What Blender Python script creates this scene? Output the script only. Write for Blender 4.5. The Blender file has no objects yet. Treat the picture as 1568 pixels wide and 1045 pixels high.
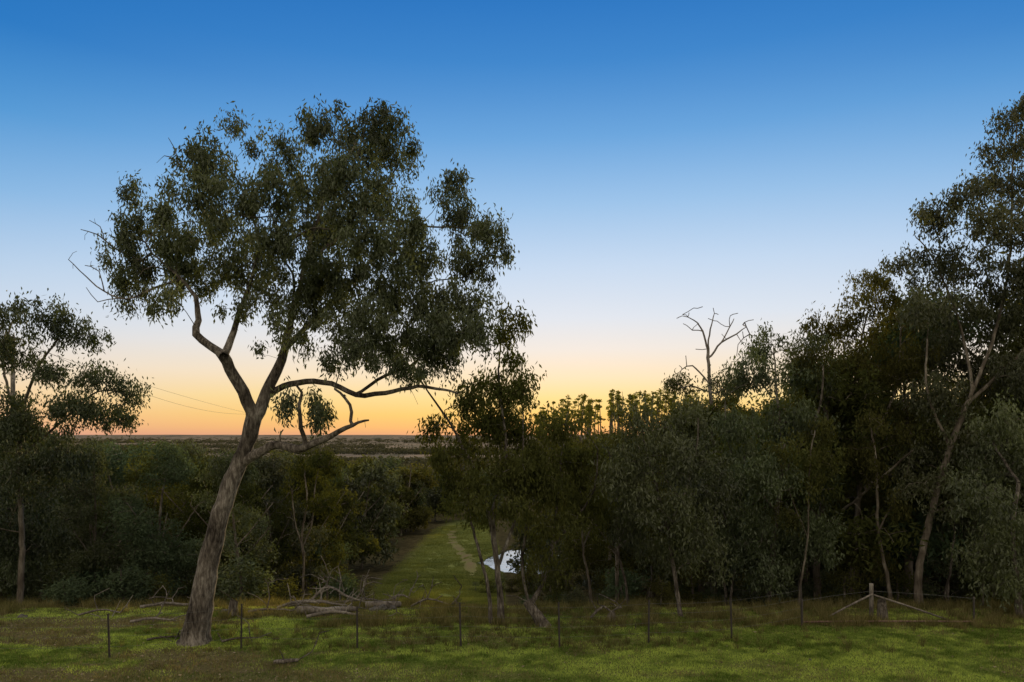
import bpy, math, numpy as np
from mathutils import Vector
R=np.random.RandomState
CAMZ=6.0; F=1045.0
def P(x,y,D):
    return np.array([(x-784)/F*D, D, CAMZ-(y-668)/F*D])
scene=bpy.context.scene
# ------------------------------------------------------------ noise / terrain
def _h(ix,iy,s):
    v=np.sin(ix*127.1+iy*311.7+s*74.7)*43758.5453
    return v-np.floor(v)
def vnoise(x,y,s=0):
    ix=np.floor(x);iy=np.floor(y);fx=x-ix;fy=y-iy
    fx=fx*fx*(3-2*fx);fy=fy*fy*(3-2*fy)
    return ((_h(ix,iy,s)*(1-fx)+_h(ix+1,iy,s)*fx)*(1-fy)+(_h(ix,iy+1,s)*(1-fx)+_h(ix+1,iy+1,s)*fx)*fy)
def fbm(x,y,s=0,o=4):
    t=0;a=.5;n=0
    for i in range(o):
        t=t+a*vnoise(x*2**i,y*2**i,s+i);n+=a;a*=.5
    return t/n
def S(t):
    t=np.clip(t,0,1);return t*t*(3-2*t)
PY=[-400,-60,0,15,21,24,28,35,44,60,80,120,200,400,1000,3000,7000,9500,14000]
PZ=[6,5.5,1.2,0.0,0.0,-.1,-.9,-2.9,-5.0,-7.3,-9.2,-10,-14,-19,-26,-30,-30,-10,0]
PONDS=[(1.4,79.,5.0,9.3,-8.5),(9.4,67.,3.0,5.6,-8.5)]
def pe(x,y):
    e=None
    for p in PONDS:
        q=np.sqrt(((x-p[0])/p[2])**2+((y-p[1])/p[3])**2)
        q=q*(1+.12*np.sin(3*np.arctan2(y-p[1],x-p[0])+1.0)+.06*np.sin(7*np.arctan2(y-p[1],x-p[0])))
        e=q if e is None else np.minimum(e,q)
    return e
def H(x,y):
    x=np.asarray(x,float);y=np.asarray(y,float)
    w=np.where(y>24,np.minimum((y-24)*.15,20),0.5)
    z=0
    for k in (-1,-.5,0,.5,1): z=z+np.interp(y+k*w,PY,PZ)/5
    far=S((y-24)/12)*(1-S((y-900)/2000))
    z=z+(fbm(x/9,y/9,3)-.5)*1.0*far+(fbm(x/2.2,y/2.2,5)-.5)*.18
    z=z+(fbm(x/60,y/60,9)-.5)*4*S((y-60)/60)*(1-S((y-900)/2000))
    z=z+15*S((x+10)/28)*S((y-100)/55)*(1-S((y-240)/150))
    z=z+fbm(x/1500+7,y/1500,12)*45*S((y-8000)/1500)
    e=pe(x,y)
    wt=1-S((e-1.1)/.7)
    z=z*(1-wt)+(-8.2)*wt
    z=z-2.6*np.clip(1-e*e,0,1)
    return z
def corridor(x,y):
    a=x/np.maximum(y,1)
    lo=np.interp(y,[20,30,45,60,90,120,140],[-.25,-.25,-.235,-.21,-.15,-.115,-.10])
    hi=np.interp(y,[20,30,45,60,90,120,140],[-.02,-.02,-.02,-.02,-.03,-.045,-.06])
    return S((a-lo)/.03)*(1-S((a-hi)/.015))*S((y-24)/6)*(1-S((y-128)/12))
def trackmask(x,y):
    cx=np.interp(y,[60,72,84,96,108,125,150],[-3.2,-4.2,-5.8,-8.2,-9.6,-9,-11])
    m=(1-S((np.abs(x-cx)-.1)/1.2))*S((y-62)/16)*(1-S((y-100)/26))*np.clip(-.15+1.4*fbm(x/1.1,y/1.6,66),0,1)
    cy=25.4+.03*x+.15*np.sin(x*.9)
    m2=(1-S((np.abs(y-cy)-.25)/.3))*S((x+4.6)/.8)*(1-S((x-4.5)/1.5))
    return np.maximum(m,m2*.85)
def drymask(x,y):
    n=fbm(x/2.2+31,y/.9,21,5)
    left=S((3-x)/12)
    t=S((n-.56+.06*left)/.12)
    edge=S((y-21.8-.3*np.sin(x))/2.5)*.5
    bot=(1-S((y-17.2)/.9))*S((3-x)/9)*.8
    d=np.hypot((x+9.0)/3.2,(y-18.7)/.7)
    return np.clip(np.maximum.reduce([t*(.4+.5*left),bot*(.35+n),edge*(.4+.6*n),(1-S((d-.4)/.8))*.85]),0,1)
# ------------------------------------------------------------ mesh helper
def mesh_from(name,verts,faces,mats,midx=None,attrs=None,smooth=None):
    verts=np.asarray(verts,np.float32);faces=np.asarray(faces,np.int32)
    me=bpy.data.meshes.new(name)
    n,k=faces.shape
    me.vertices.add(len(verts));me.vertices.foreach_set('co',verts.ravel())
    me.loops.add(n*k);me.loops.foreach_set('vertex_index',faces.ravel())
    me.polygons.add(n);me.polygons.foreach_set('loop_start',np.arange(0,n*k,k,dtype=np.int32))
    for m in mats: me.materials.append(m)
    if midx is not None: me.polygons.foreach_set('material_index',np.asarray(midx,np.int32))
    me.update(calc_edges=True)
    if smooth is None: smooth=np.zeros(n,bool)
    elif smooth is True: smooth=np.ones(n,bool)
    me.polygons.foreach_set('use_smooth',smooth)
    if attrs:
        for a,v in attrs.items():
            at=me.attributes.new(a,'FLOAT','POINT');at.data.foreach_set('value',np.asarray(v,np.float32))
    return me
def obj(name,me,loc=(0,0,0),rot=(0,0,0),sc=(1,1,1),parent=None):
    o=bpy.data.objects.new(name,me);scene.collection.objects.link(o)
    o.location=loc;o.rotation_euler=rot;o.scale=sc
    if parent: o.parent=parent
    return o
# ------------------------------------------------------------ materials
def newmat(name):
    m=bpy.data.materials.new(name);m.use_nodes=True
    m.node_tree.nodes.clear();return m,m.node_tree.nodes,m.node_tree.links
def ramp(N,stops):
    r=N.new('ShaderNodeValToRGB');e=r.color_ramp.elements
    while len(e)<len(stops): e.new(.5)
    for i,(p,c) in enumerate(stops):
        e[i].position=p;e[i].color=(*c,1)
    return r
def leafmat(name,dark,light,trans=.3,gloss=.05):
    m,N,L=newmat(name)
    a=N.new('ShaderNodeAttribute');a.attribute_name='tint'
    r=ramp(N,[(0,dark),(1,light)])
    L.new(a.outputs['Fac'],r.inputs[0])
    oi=N.new('ShaderNodeObjectInfo')
    hs=N.new('ShaderNodeHueSaturation')
    mr=N.new('ShaderNodeMapRange');mr.inputs['To Min'].default_value=.48;mr.inputs['To Max'].default_value=.52
    L.new(oi.outputs['Random'],mr.inputs['Value']);L.new(mr.outputs[0],hs.inputs['Hue'])
    ml=N.new('ShaderNodeMath');ml.operation='MULTIPLY';ml.inputs[1].default_value=7.31
    fr=N.new('ShaderNodeMath');fr.operation='FRACT'
    mv=N.new('ShaderNodeMapRange');mv.inputs['To Min'].default_value=.7;mv.inputs['To Max'].default_value=1.35
    L.new(oi.outputs['Random'],ml.inputs[0]);L.new(ml.outputs[0],fr.inputs[0]);L.new(fr.outputs[0],mv.inputs['Value']);L.new(mv.outputs[0],hs.inputs['Value'])
    L.new(r.outputs[0],hs.inputs['Color'])
    d=N.new('ShaderNodeBsdfDiffuse');t=N.new('ShaderNodeBsdfTranslucent')
    L.new(hs.outputs[0],d.inputs[0])
    wm=N.new('ShaderNodeMix');wm.data_type='RGBA';wm.blend_type='MULTIPLY';wm.inputs[0].default_value=1;wm.inputs[7].default_value=(1.8,1.75,.6,1)
    L.new(hs.outputs[0],wm.inputs[6]);L.new(wm.outputs[2],t.inputs[0])
    m1=N.new('ShaderNodeMixShader');m1.inputs[0].default_value=trans
    o=N.new('ShaderNodeOutputMaterial')
    L.new(d.outputs[0],m1.inputs[1]);L.new(t.outputs[0],m1.inputs[2])
    if gloss>0:
        g=N.new('ShaderNodeBsdfGlossy');g.inputs['Roughness'].default_value=.5;g.inputs['Color'].default_value=(.8,.8,.8,1)
        m2=N.new('ShaderNodeMixShader');m2.inputs[0].default_value=gloss
        L.new(m1.outputs[0],m2.inputs[1]);L.new(g.outputs[0],m2.inputs[2]);L.new(m2.outputs[0],o.inputs[0])
    else: L.new(m1.outputs[0],o.inputs[0])
    return m
def barkmat(name,c1,c2,c3,scale=6,bump=.6):
    m,N,L=newmat(name)
    tc=N.new('ShaderNodeTexCoord');mp=N.new('ShaderNodeMapping');mp.inputs['Scale'].default_value=(1,1,.22)
    L.new(tc.outputs['Object'],mp.inputs[0])
    n=N.new('ShaderNodeTexNoise');n.inputs['Scale'].default_value=scale*1.6;n.inputs['Detail'].default_value=8;n.inputs['Roughness'].default_value=.7
    n2=N.new('ShaderNodeTexNoise');n2.inputs['Scale'].default_value=1.3;n2.inputs['Detail'].default_value=3
    L.new(mp.outputs[0],n.inputs[0]);L.new(tc.outputs['Object'],n2.inputs[0])
    r=ramp(N,[(.33,c1),(.52,c2),(.7,c3)])
    mx=N.new('ShaderNodeMath');mx.operation='ADD'
    sc=N.new('ShaderNodeMath');sc.operation='MULTIPLY_ADD';sc.inputs[1].default_value=.7;sc.inputs[2].default_value=-.35
    L.new(n2.outputs[0],sc.inputs[0]);L.new(n.outputs[0],mx.inputs[0]);L.new(sc.outputs[0],mx.inputs[1]);L.new(mx.outputs[0],r.inputs[0])
    b=N.new('ShaderNodeBsdfPrincipled');b.inputs['Roughness'].default_value=.9;b.inputs['Specular IOR Level'].default_value=.1
    L.new(r.outputs[0],b.inputs['Base Color'])
    bp=N.new('ShaderNodeBump');bp.inputs['Strength'].default_value=bump;bp.inputs['Distance'].default_value=.1
    L.new(n.outputs[0],bp.inputs['Height']);L.new(bp.outputs[0],b.inputs['Normal'])
    o=N.new('ShaderNodeOutputMaterial');L.new(b.outputs[0],o.inputs[0]);return m
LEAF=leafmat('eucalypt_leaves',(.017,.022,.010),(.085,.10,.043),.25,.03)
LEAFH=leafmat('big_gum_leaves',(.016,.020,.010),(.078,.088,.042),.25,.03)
LEAFO=leafmat('olive_leaves',(.018,.020,.008),(.088,.092,.032),.38,.0)
LEAFG=leafmat('grey_green_leaves',(.03,.045,.027),(.09,.125,.07),.2,.0)
LEAFB=leafmat('bright_green_leaves',(.05,.11,.02),(.12,.24,.05),.25,.0)
LEAFD=leafmat('distant_leaves',(.032,.034,.025),(.07,.068,.048),.2,0.0)
BARK=barkmat('rough_grey_bark',(.025,.02,.016),(.115,.098,.08),(.30,.27,.23),9,1.0)
BARKL=barkmat('pale_gum_bark',(.05,.04,.03),(.11,.093,.072),(.21,.185,.15),4,.4)
BARKP=barkmat('smooth_white_gum_bark',(.06,.048,.036),(.125,.105,.082),(.25,.22,.175),4,.3)
DEADW=barkmat('dead_wood',(.07,.06,.05),(.15,.13,.11),(.26,.235,.20),8,.5)
RAIL=barkmat('red_brown_timber',(.08,.05,.035),(.14,.09,.07),(.22,.15,.12),8,.3)
STONE=barkmat('field_stone',(.06,.055,.045),(.12,.11,.095),(.20,.185,.165),5,.8)
def simple(name,c,rough=.6,metal=0):
    m,N,L=newmat(name);b=N.new('ShaderNodeBsdfPrincipled');tc=N.new('ShaderNodeTexCoord');n=N.new('ShaderNodeTexNoise');n.inputs['Scale'].default_value=14;n.inputs['Detail'].default_value=5
    L.new(tc.outputs['Object'],n.inputs[0])
    r=ramp(N,[(.3,tuple(v*.6 for v in c)),(.7,tuple(min(1,v*1.4) for v in c))]);L.new(n.outputs[0],r.inputs[0]);L.new(r.outputs[0],b.inputs['Base Color'])
    b.inputs['Roughness'].default_value=rough;b.inputs['Metallic'].default_value=metal
    o=N.new('ShaderNodeOutputMaterial');L.new(b.outputs[0],o.inputs[0]);return m
STEEL=simple('weathered_steel',(.04,.033,.027),.7,.3)
GALV=simple('galvanised_wire',(.12,.12,.115),.6,.3)
# ground
def groundmat():
    m,N,L=newmat('ground_soil_grass')
    tc=N.new('ShaderNodeTexCoord')
    def noise(s,d=6,ro=.6,v=None):
        n=N.new('ShaderNodeTexNoise');n.inputs['Scale'].default_value=s;n.inputs['Detail'].default_value=d;n.inputs['Roughness'].default_value=ro
        if v is not None:
            mp=N.new('ShaderNodeMapping');mp.inputs['Scale'].default_value=v;L.new(tc.outputs['Object'],mp.inputs[0]);L.new(mp.outputs[0],n.inputs[0])
        else: L.new(tc.outputs['Object'],n.inputs[0])
        return n
    def att(a):
        n=N.new('ShaderNodeAttribute');n.attribute_name=a;return n.outputs['Fac']
    def mix(f,a,b):
        x=N.new('ShaderNodeMix');x.data_type='RGBA';L.new(f,x.inputs[0]);L.new(a,x.inputs[6]);L.new(b,x.inputs[7]);return x.outputs[2]
    nf=noise(9,8,.75);nm=noise(1.1,5);nl=noise(.0035,8,.62,(1,.3,1))
    grass=ramp(N,[(.3,(.045,.065,.013)),(.5,(.10,.14,.025)),(.72,(.19,.215,.055))]);L.new(nf.outputs[0],grass.inputs[0])
    dirt=ramp(N,[(.3,(.05,.04,.02)),(.5,(.11,.088,.045)),(.75,(.19,.155,.09))]);L.new(nf.outputs[0],dirt.inputs[0])
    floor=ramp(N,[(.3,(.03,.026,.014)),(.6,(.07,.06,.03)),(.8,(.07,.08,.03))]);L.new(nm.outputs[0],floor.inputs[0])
    track=ramp(N,[(.3,(.14,.10,.06)),(.7,(.23,.17,.11))]);L.new(nf.outputs[0],track.inputs[0])
    plain=ramp(N,[(.38,(.09,.085,.065)),(.44,(.21,.165,.125)),(.48,(.10,.095,.07)),(.53,(.27,.205,.15)),(.57,(.13,.12,.085)),(.62,(.20,.16,.12)),(.68,(.11,.10,.08))]);L.new(nl.outputs[0],plain.inputs[0])  # field tones with some distance haze painted into the colour
    corr=ramp(N,[(.3,(.10,.115,.036)),(.5,(.15,.175,.05)),(.72,(.20,.20,.075))]);L.new(noise(.7,9,.75,(1,.5,1)).outputs[0],corr.inputs[0])
    c=mix(att('dry'),grass.outputs[0],dirt.outputs[0])
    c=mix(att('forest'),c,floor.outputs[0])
    c=mix(att('corr'),c,corr.outputs[0])
    c=mix(att('track'),c,track.outputs[0])
    c=mix(att('plain'),c,plain.outputs[0])
    b=N.new('ShaderNodeBsdfPrincipled');b.inputs['Roughness'].default_value=.95;b.inputs['Specular IOR Level'].default_value=0
    L.new(c,b.inputs['Base Color'])
    bp=N.new('ShaderNodeBump');bp.inputs['Strength'].default_value=.7;bp.inputs['Distance'].default_value=.08;L.new(nf.outputs[0],bp.inputs['Height']);L.new(bp.outputs[0],b.inputs['Normal'])
    o=N.new('ShaderNodeOutputMaterial');L.new(b.outputs[0],o.inputs[0]);return m
ys=np.concatenate([np.linspace(-400,-40,12),np.arange(-36,12,2.),np.arange(12,34,.18),np.arange(34,150,.6),np.geomspace(151,14000,90)])
xa=np.concatenate([np.arange(0,22,.22),np.arange(22,90,1.2),np.geomspace(92,14000,60)])
xs=np.concatenate([-xa[::-1],xa[1:]])
X,Y=np.meshgrid(xs,ys);Z=H(X,Y)
nx,ny=len(xs),len(ys)
idx=np.arange(nx*ny).reshape(ny,nx)
fc=np.stack([idx[:-1,:-1],idx[:-1,1:],idx[1:,1:],idx[1:,:-1]],-1).reshape(-1,4)
x_,y_=X.ravel(),Y.ravel()
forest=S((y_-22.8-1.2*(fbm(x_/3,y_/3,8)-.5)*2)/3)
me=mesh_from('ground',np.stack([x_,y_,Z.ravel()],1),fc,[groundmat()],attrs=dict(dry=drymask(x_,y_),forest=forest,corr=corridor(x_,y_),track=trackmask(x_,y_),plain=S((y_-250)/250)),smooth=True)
obj('ground',me)
# ponds
m,N,L=newmat('pond_water');b=N.new('ShaderNodeBsdfPrincipled');b.inputs['Base Color'].default_value=(.03,.035,.03,1);b.inputs['Roughness'].default_value=.03;b.inputs['IOR'].default_value=1.33
n=N.new('ShaderNodeTexNoise');n.inputs['Scale'].default_value=1.2;n.inputs['Detail'].default_value=5;tc=N.new('ShaderNodeTexCoord');L.new(tc.outputs['Object'],n.inputs[0]);bp=N.new('ShaderNodeBump');bp.inputs['Strength'].default_value=.2;bp.inputs['Distance'].default_value=.12
L.new(n.outputs[0],bp.inputs['Height'])
gl=N.new('ShaderNodeBsdfGlossy');gl.inputs['Roughness'].default_value=.03;L.new(bp.outputs[0],gl.inputs['Normal']);mw=N.new('ShaderNodeMixShader');mw.inputs[0].default_value=.6
L.new(bp.outputs[0],b.inputs['Normal']);L.new(b.outputs[0],mw.inputs[1]);L.new(gl.outputs[0],mw.inputs[2]);o=N.new('ShaderNodeOutputMaterial');L.new(mw.outputs[0],o.inputs[0])
t=np.linspace(0,2*np.pi,64,endpoint=False)
for Q in PONDS:
    pv=[(Q[0],Q[1],Q[4])]+[(Q[0]+Q[2]*1.16*math.cos(a),Q[1]+Q[3]*1.16*math.sin(a),Q[4]) for a in t]
    pm=bpy.data.meshes.new('pond');pm.from_pydata(pv,[],[(0,i+1,(i+1)%64+1) for i in range(64)]);pm.materials.append(m);obj('pond',pm)
# ------------------------------------------------------------ tree builder
def tube(pts,rad,k,base):
    pts=np.asarray(pts,float);T=np.gradient(pts,axis=0);T/=np.linalg.norm(T,axis=1,keepdims=True)+1e-9
    ref=np.zeros(3);ref[np.argmin(np.abs(T.mean(0)))]=1
    U=np.cross(T,ref);U/=np.linalg.norm(U,axis=1,keepdims=True)+1e-9;V=np.cross(T,U)
    a=np.linspace(0,2*np.pi,k,endpoint=False)
    v=pts[:,None]+np.asarray(rad)[:,None,None]*(U[:,None]*np.cos(a)[None,:,None]+V[:,None]*np.sin(a)[None,:,None])
    n=len(pts);i=np.arange((n)*k).reshape(n,k)
    f=np.stack([i[:-1],np.roll(i[:-1],-1,1),np.roll(i[1:],-1,1),i[1:]],-1).reshape(-1,4)+base
    return v.reshape(-1,3),f
def smoothpoly(p,r,step=.25,jit=.0,rs=None):
    p=np.asarray(p,float);r=np.asarray(r,float)
    n=len(p);out=[];ro=[]
    for i in range(n-1):
        p0=p[max(i-1,0)];p1=p[i];p2=p[i+1];p3=p[min(i+2,n-1)]
        k=max(2,int(np.linalg.norm(p2-p1)/step))
        for j in range(k):
            t=j/k
            out.append(.5*((2*p1)+(-p0+p2)*t+(2*p0-5*p1+4*p2-p3)*t*t+(-p0+3*p1-3*p2+p3)*t**3));ro.append(r[i]*(1-t)+r[i+1]*t)
    out.append(p[-1]);ro.append(r[-1])
    out=np.array(out)
    if rs is not None and jit>0: out[1:]+=rs.normal(0,jit,(len(out)-1,3))
    return out,np.array(ro)
def build_tree(name,limbs,clumps,seed,mats,tips_m2=11,lpt=90,leaf=(.14,.036),sprig=(.24,.24,.3),droop=1.1,twig=.006,dead_tips=None,flare=True,origin=None,exp=2.5,hole=.27,jit=.012,capr=.07,dead_limbs=()):
    """limbs: list of (points,radii); clumps: list of (centre(3), radii(3))"""
    rs=R(seed);MAXN=60000
    pos=np.zeros((MAXN,3));par=-np.ones(MAXN,int);fixed=np.full(MAXN,np.nan);N=0;chains=[]
    def add_limb(pts,rad,li):
        nonlocal N
        pts,rad=smoothpoly(pts,rad,.22,jit,rs)
        if li==0 and flare:
            h=pts[:,2]-pts[0,2];rad=rad*(1+.18*np.exp(-h/.25))
            rad=rad*(1+rs.normal(0,.03,len(rad)))
        ids=[]
        start=0
        if li>0:
            d=((pos[:N]-pts[0])**2).sum(1);pi=int(np.argmin(d));ids.append(pi);start=1 if d[pi]<.15**2 else 0
        for j in range(start,len(pts)):
            pos[N]=pts[j];par[N]=ids[-1] if ids else -1;fixed[N]=rad[j];ids.append(N);N+=1
        chains.append((ids,li!=99))
    for li,(pts,rad) in enumerate(limbs): add_limb(pts,rad,li)
    def grow(tgt,arch=.12,step=.3):
        nonlocal N
        df=pos[:N]-tgt;d=np.sqrt((df**2).sum(1));cost=d*(1+.35*(df[:,2]>0.05))+np.where(np.nan_to_num(fixed[:N])>.12,.25,0)
        p=int(np.argmin(cost));D=d[p]
        if D<.04: return
        k=int(np.clip(D/step,2,12));ids=[p];a=pos[p].copy()
        off=rs.normal(0,.09*D,3);off[2]+=arch*D
        off2=rs.normal(0,.05*D,3)
        for j in range(1,k+1):
            t=j/k
            pos[N]=a*(1-t)+tgt*t+off*4*t*(1-t)*.8+off2*math.sin(t*2*math.pi);par[N]=ids[-1];ids.append(N);N+=1
        chains.append((ids,False))
    lim=pos[:N].copy()
    cl=sorted(clumps,key=lambda c:((lim-c[0])**2).sum(1).min())
    for c,r in cl: grow(np.array(c)-np.array([0,0,r[2]*.25]))
    tips=[];tone=[]
    for c,r in cl:
        n=max(5,int(tips_m2*math.pi*r[0]*r[2]))
        u=rs.normal(size=(n,3));u/=np.linalg.norm(u,axis=1,keepdims=True)
        rr=rs.rand(n,1)**.45
        pt=np.array(c)+u*rr*np.array(r)*(.85+.3*rs.rand(n,1))
        keep=vnoise(pt[:,0]*1.7+pt[:,1]*.7+50,pt[:,2]*1.7+pt[:,1]*.9,seed%17)>hole
        pt=pt[keep];tb=rs.rand()*.4
        order=np.argsort(((pt-np.array(c))**2).sum(1))
        for q in order:
            # tint rises from the underside to the top of each clump
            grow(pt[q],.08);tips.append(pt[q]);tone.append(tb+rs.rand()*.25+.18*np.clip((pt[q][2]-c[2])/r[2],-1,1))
    for pts,rad in dead_limbs: add_limb(pts,rad,99)
    if dead_tips is not None:
        for q in dead_tips: grow(np.asarray(q),.05)
    acc=np.zeros(N)
    rad=np.zeros(N)
    for i in range(N-1,-1,-1):
        rad[i]=max(twig,acc[i]**(1/exp)) if np.isnan(fixed[i]) else fixed[i]
        if par[i]>=0 and np.isnan(fixed[i]): acc[par[i]]+=rad[i]**exp
    V=[];Fs=[];base=0;tint=[]
    for ids,isl in chains:
        p=pos[ids];r=rad[ids].copy()
        if not isl:
            r[0]=min(r[0],r[1]*1.25);r=np.minimum(r,capr)
        if len(ids)<2: continue
        rm=r.max();k=14 if rm>.12 else (7 if rm>.04 else (4 if rm>.015 else 3))
        v,f=tube(p,r,k,base);V.append(v);Fs.append(f);base+=len(v)
    nb=sum(len(f) for f in Fs);nbv=base
    if tips:
        tips=np.array(tips);tone=np.array(tone);M=len(tips)*lpt
        ti=np.repeat(np.arange(len(tips)),lpt)
        sz=(.6+.7*rs.rand(len(tips)))[ti][:,None]
        c=tips[ti]+rs.normal(0,1,(M,3))*np.array(sprig)*sz*.8;c[:,2]-=.06
        d=rs.normal(0,.55,(M,3));d[:,2]-=droop;d/=np.linalg.norm(d,axis=1,keepdims=True)
        w=np.cross(d,rs.normal(size=(M,3)));w/=np.linalg.norm(w,axis=1,keepdims=True)
        l=leaf[0]*(.65+.7*rs.rand(M,1));wd=leaf[1]*(.65+.7*rs.rand(M,1))
        bend=np.cross(d,w)*l*.12*rs.normal(size=(M,1))
        q=np.stack([c,c+d*l*.45+w*wd*.5+bend,c+d*l,c+d*l*.45-w*wd*.5+bend],1).reshape(-1,3)
        f=np.arange(M*4).reshape(M,4)+base
        V.append(q);Fs.append(f);lt=np.clip(tone[ti]+rs.rand(M)*.4,0,1)
        tint=np.concatenate([np.zeros(nbv),np.repeat(lt,4)])
    else: tint=np.zeros(nbv)
    V=np.concatenate(V);Fs=np.concatenate(Fs)
    if origin is not None: V=V-np.asarray(origin)
    mi=np.zeros(len(Fs),int);mi[nb:]=1
    return mesh_from(name,V,Fs,mats,mi,dict(tint=tint),smooth=mi==0)
def C(rs,D,lst,dy=2.0,yr=1.0,s=1.0):
    out=[]
    for (x,y,rx,ry) in lst:
        o=rs.uniform(-dy,dy)
        p=P(x,y,D+o);m=(D+o)/F
        out.append((p,(rx*m*s,max(rx*m*yr,.5),ry*m*s)))
    return out
WS=1.0
def LM(D,pts,dep=None):
    n=len(pts);p=[];r=[]
    for i,q in enumerate(pts):
        o=0 if dep is None else dep*i/(n-1)
        p.append(P(q[0],q[1],D+o));r.append(q[2]*D/F/2*WS)
    return (p,r)
# ---------------- big leaning gum
rs=R(4);D=19.8;WS=.86
base=P(298,988,D)
limbs=[LM(D,[(298,988,52),(308,930,41),(320,860,35),(335,800,32),(352,745,29),(372,695,26),(386,655,28),(392,632,27)]),
 LM(D,[(390,640,23),(372,600,21),(352,566,19),(343,545,19)],-.8),
 LM(D-.8,[(343,545,16),(322,530,14),(300,512,14),(304,490,11),(298,455,8),(270,420,5),(235,390,3)],1.2),
 LM(D-.8,[(343,550,15),(354,520,12),(366,480,9),(385,430,7),(395,370,5),(375,300,4),(340,240,2)],1.8),
 LM(D,[(396,640,23),(408,600,20),(425,565,18),(436,535,15),(446,490,12),(462,430,9),(480,360,7),(505,290,5),(545,220,3)],1.2),
 LM(D,[(436,535,11),(470,500,9),(520,450,7),(580,390,5),(640,350,4),(710,350,2)],1.2),
 LM(D+.4,[(406,610,13),(435,592,11),(480,584,10),(520,592,9),(545,605,9),(590,602,8),(640,592,6),(690,600,4),(700,603,3)],-.8),
 LM(D,[(545,605,6),(590,575,6),(630,560,5),(660,520,3)],.9),
 LM(D,[(374,706,17),(395,694,17),(425,682,14),(455,688,15),(480,680,12),(505,668,10),(530,656,8),(548,648,5),(565,643,3)],-1.0),
 LM(D-.4,[(468,684,9),(462,655,8),(458,620,6),(462,600,5),(450,585,3)],-.2),
 LM(D-.8,[(535,654,6),(538,632,6),(530,610,5),(512,596,4)],-.2),
 LM(D-.3,[(430,682,5),(428,668,3),(434,658,2)],0),
 LM(D+.4,[(400,380,5),(440,330,4),(430,270,3),(420,240,2)],1.0),
 LM(D+.4,[(470,400,5),(560,330,4),(600,270,3),(610,230,2)],1.0),
]
cl=C(rs,D,[(226,400,60,46),(198,350,38,36),(200,295,18,20),(192,430,36,32),(242,330,46,36),(325,248,54,38),(352,190,22,16),(300,300,52,40),(302,218,28,22),(275,370,46,32),
 (420,230,54,34),(400,300,68,48),(340,350,52,38),(300,420,66,40),(250,455,54,20),(495,198,46,30),(560,182,52,30),(608,212,42,34),(520,265,72,44),(632,242,24,16),(460,280,48,38),(555,235,52,30),
 (590,300,46,34),(480,340,70,46),(430,370,62,40),(580,370,64,40),(672,303,44,30),(692,276,22,16),(708,335,46,26),(744,355,42,24),(766,380,24,18),(650,390,76,38),(730,400,46,24),(550,320,54,32),(640,340,46,28),
 (520,420,70,44),(450,440,62,40),(370,400,62,38),(560,490,75,38),(640,470,75,38),(710,465,44,30),(600,530,80,28),(660,510,60,32),(530,540,60,26),(450,495,48,32),(480,470,62,34),(610,440,62,32),(690,500,54,30),
 (400,540,26,14),(695,540,50,28),(670,572,40,16),(360,460,36,22),(485,615,26,22),(435,612,20,20),(490,640,9,14),(737,505,24,36),(744,460,20,20),(620,560,54,14)],2.3,.85,.98)
DL=[LM(D-.3,[(240,440,4),(195,458,3.2),(160,446,2.6),(132,424,2),(106,398,1.2)]),
 LM(D-.3,[(160,446,2.4),(152,415,1.8),(128,406,1.2)]),LM(D-.3,[(178,455,2),(150,462,1.6),(132,440,1)]),
 LM(D+.3,[(215,400,3.4),(172,378,2.6),(150,360,2),(124,352,1.2)]),LM(D+.3,[(160,368,2),(154,348,1.5),(138,338,1)]),
 LM(D,[(300,275,3.4),(272,250,2.6),(250,238,1.2)]),LM(D,[(272,250,2.2),(268,228,1.6),(258,212,1)])]
dead=[P(x,y,D+o) for x,y,o in [(112,412,-.3),(140,400,-.3),(118,385,-.3),(165,470,-.2),(130,368,.3),(145,335,.3),(240,250,0),(280,225,0),(640,620,0),(560,655,-.8),(548,640,-.8)]]
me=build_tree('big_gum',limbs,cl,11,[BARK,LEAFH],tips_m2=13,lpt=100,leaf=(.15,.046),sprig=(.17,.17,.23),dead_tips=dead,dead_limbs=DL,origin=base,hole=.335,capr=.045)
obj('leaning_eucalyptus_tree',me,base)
# ---------------- edge tree (left)
WS=.62
def photo_tree(name,D,basepx,limbs,clumps,seed,mats,dy=2,den=10,lpt=75,leaf=(.17,.056),s=1.0,dead=None,twig=.007,hole=.32):
    rs=R(seed);b=P(basepx[0],basepx[1],D);b[2]=float(H(b[0],b[1]))-.1
    L0=LM(D,limbs[0]);L0[0].insert(0,b);L0[1].insert(0,L0[1][0]*1.25)
    lm=[L0]+[LM(D,l[1:],l[0]) for l in limbs[1:]]
    me=build_tree(name,lm,C(rs,D,clumps,dy,1.,s),seed,mats,den,lpt,leaf,(.23,.23,.27),origin=b,dead_tips=dead,twig=twig,hole=hole,capr=.05)
    return obj(name,me,b)
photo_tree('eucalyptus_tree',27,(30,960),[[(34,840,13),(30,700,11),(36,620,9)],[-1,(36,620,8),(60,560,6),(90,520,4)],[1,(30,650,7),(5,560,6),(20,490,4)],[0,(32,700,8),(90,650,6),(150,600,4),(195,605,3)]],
 [(40,480,62,22),(90,500,48,24),(148,515,20,14),(-30,500,50,40),(10,535,60,24),(70,565,36,20),(165,578,50,18),(205,603,24,12),(130,622,60,20),(60,640,60,40),(-10,640,60,50),(175,640,36,16),(20,720,70,50),(90,700,50,30),(-20,800,60,50),(45,820,50,40),(10,880,50,36)],21,[BARKL,LEAF],1.6,12)
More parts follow.
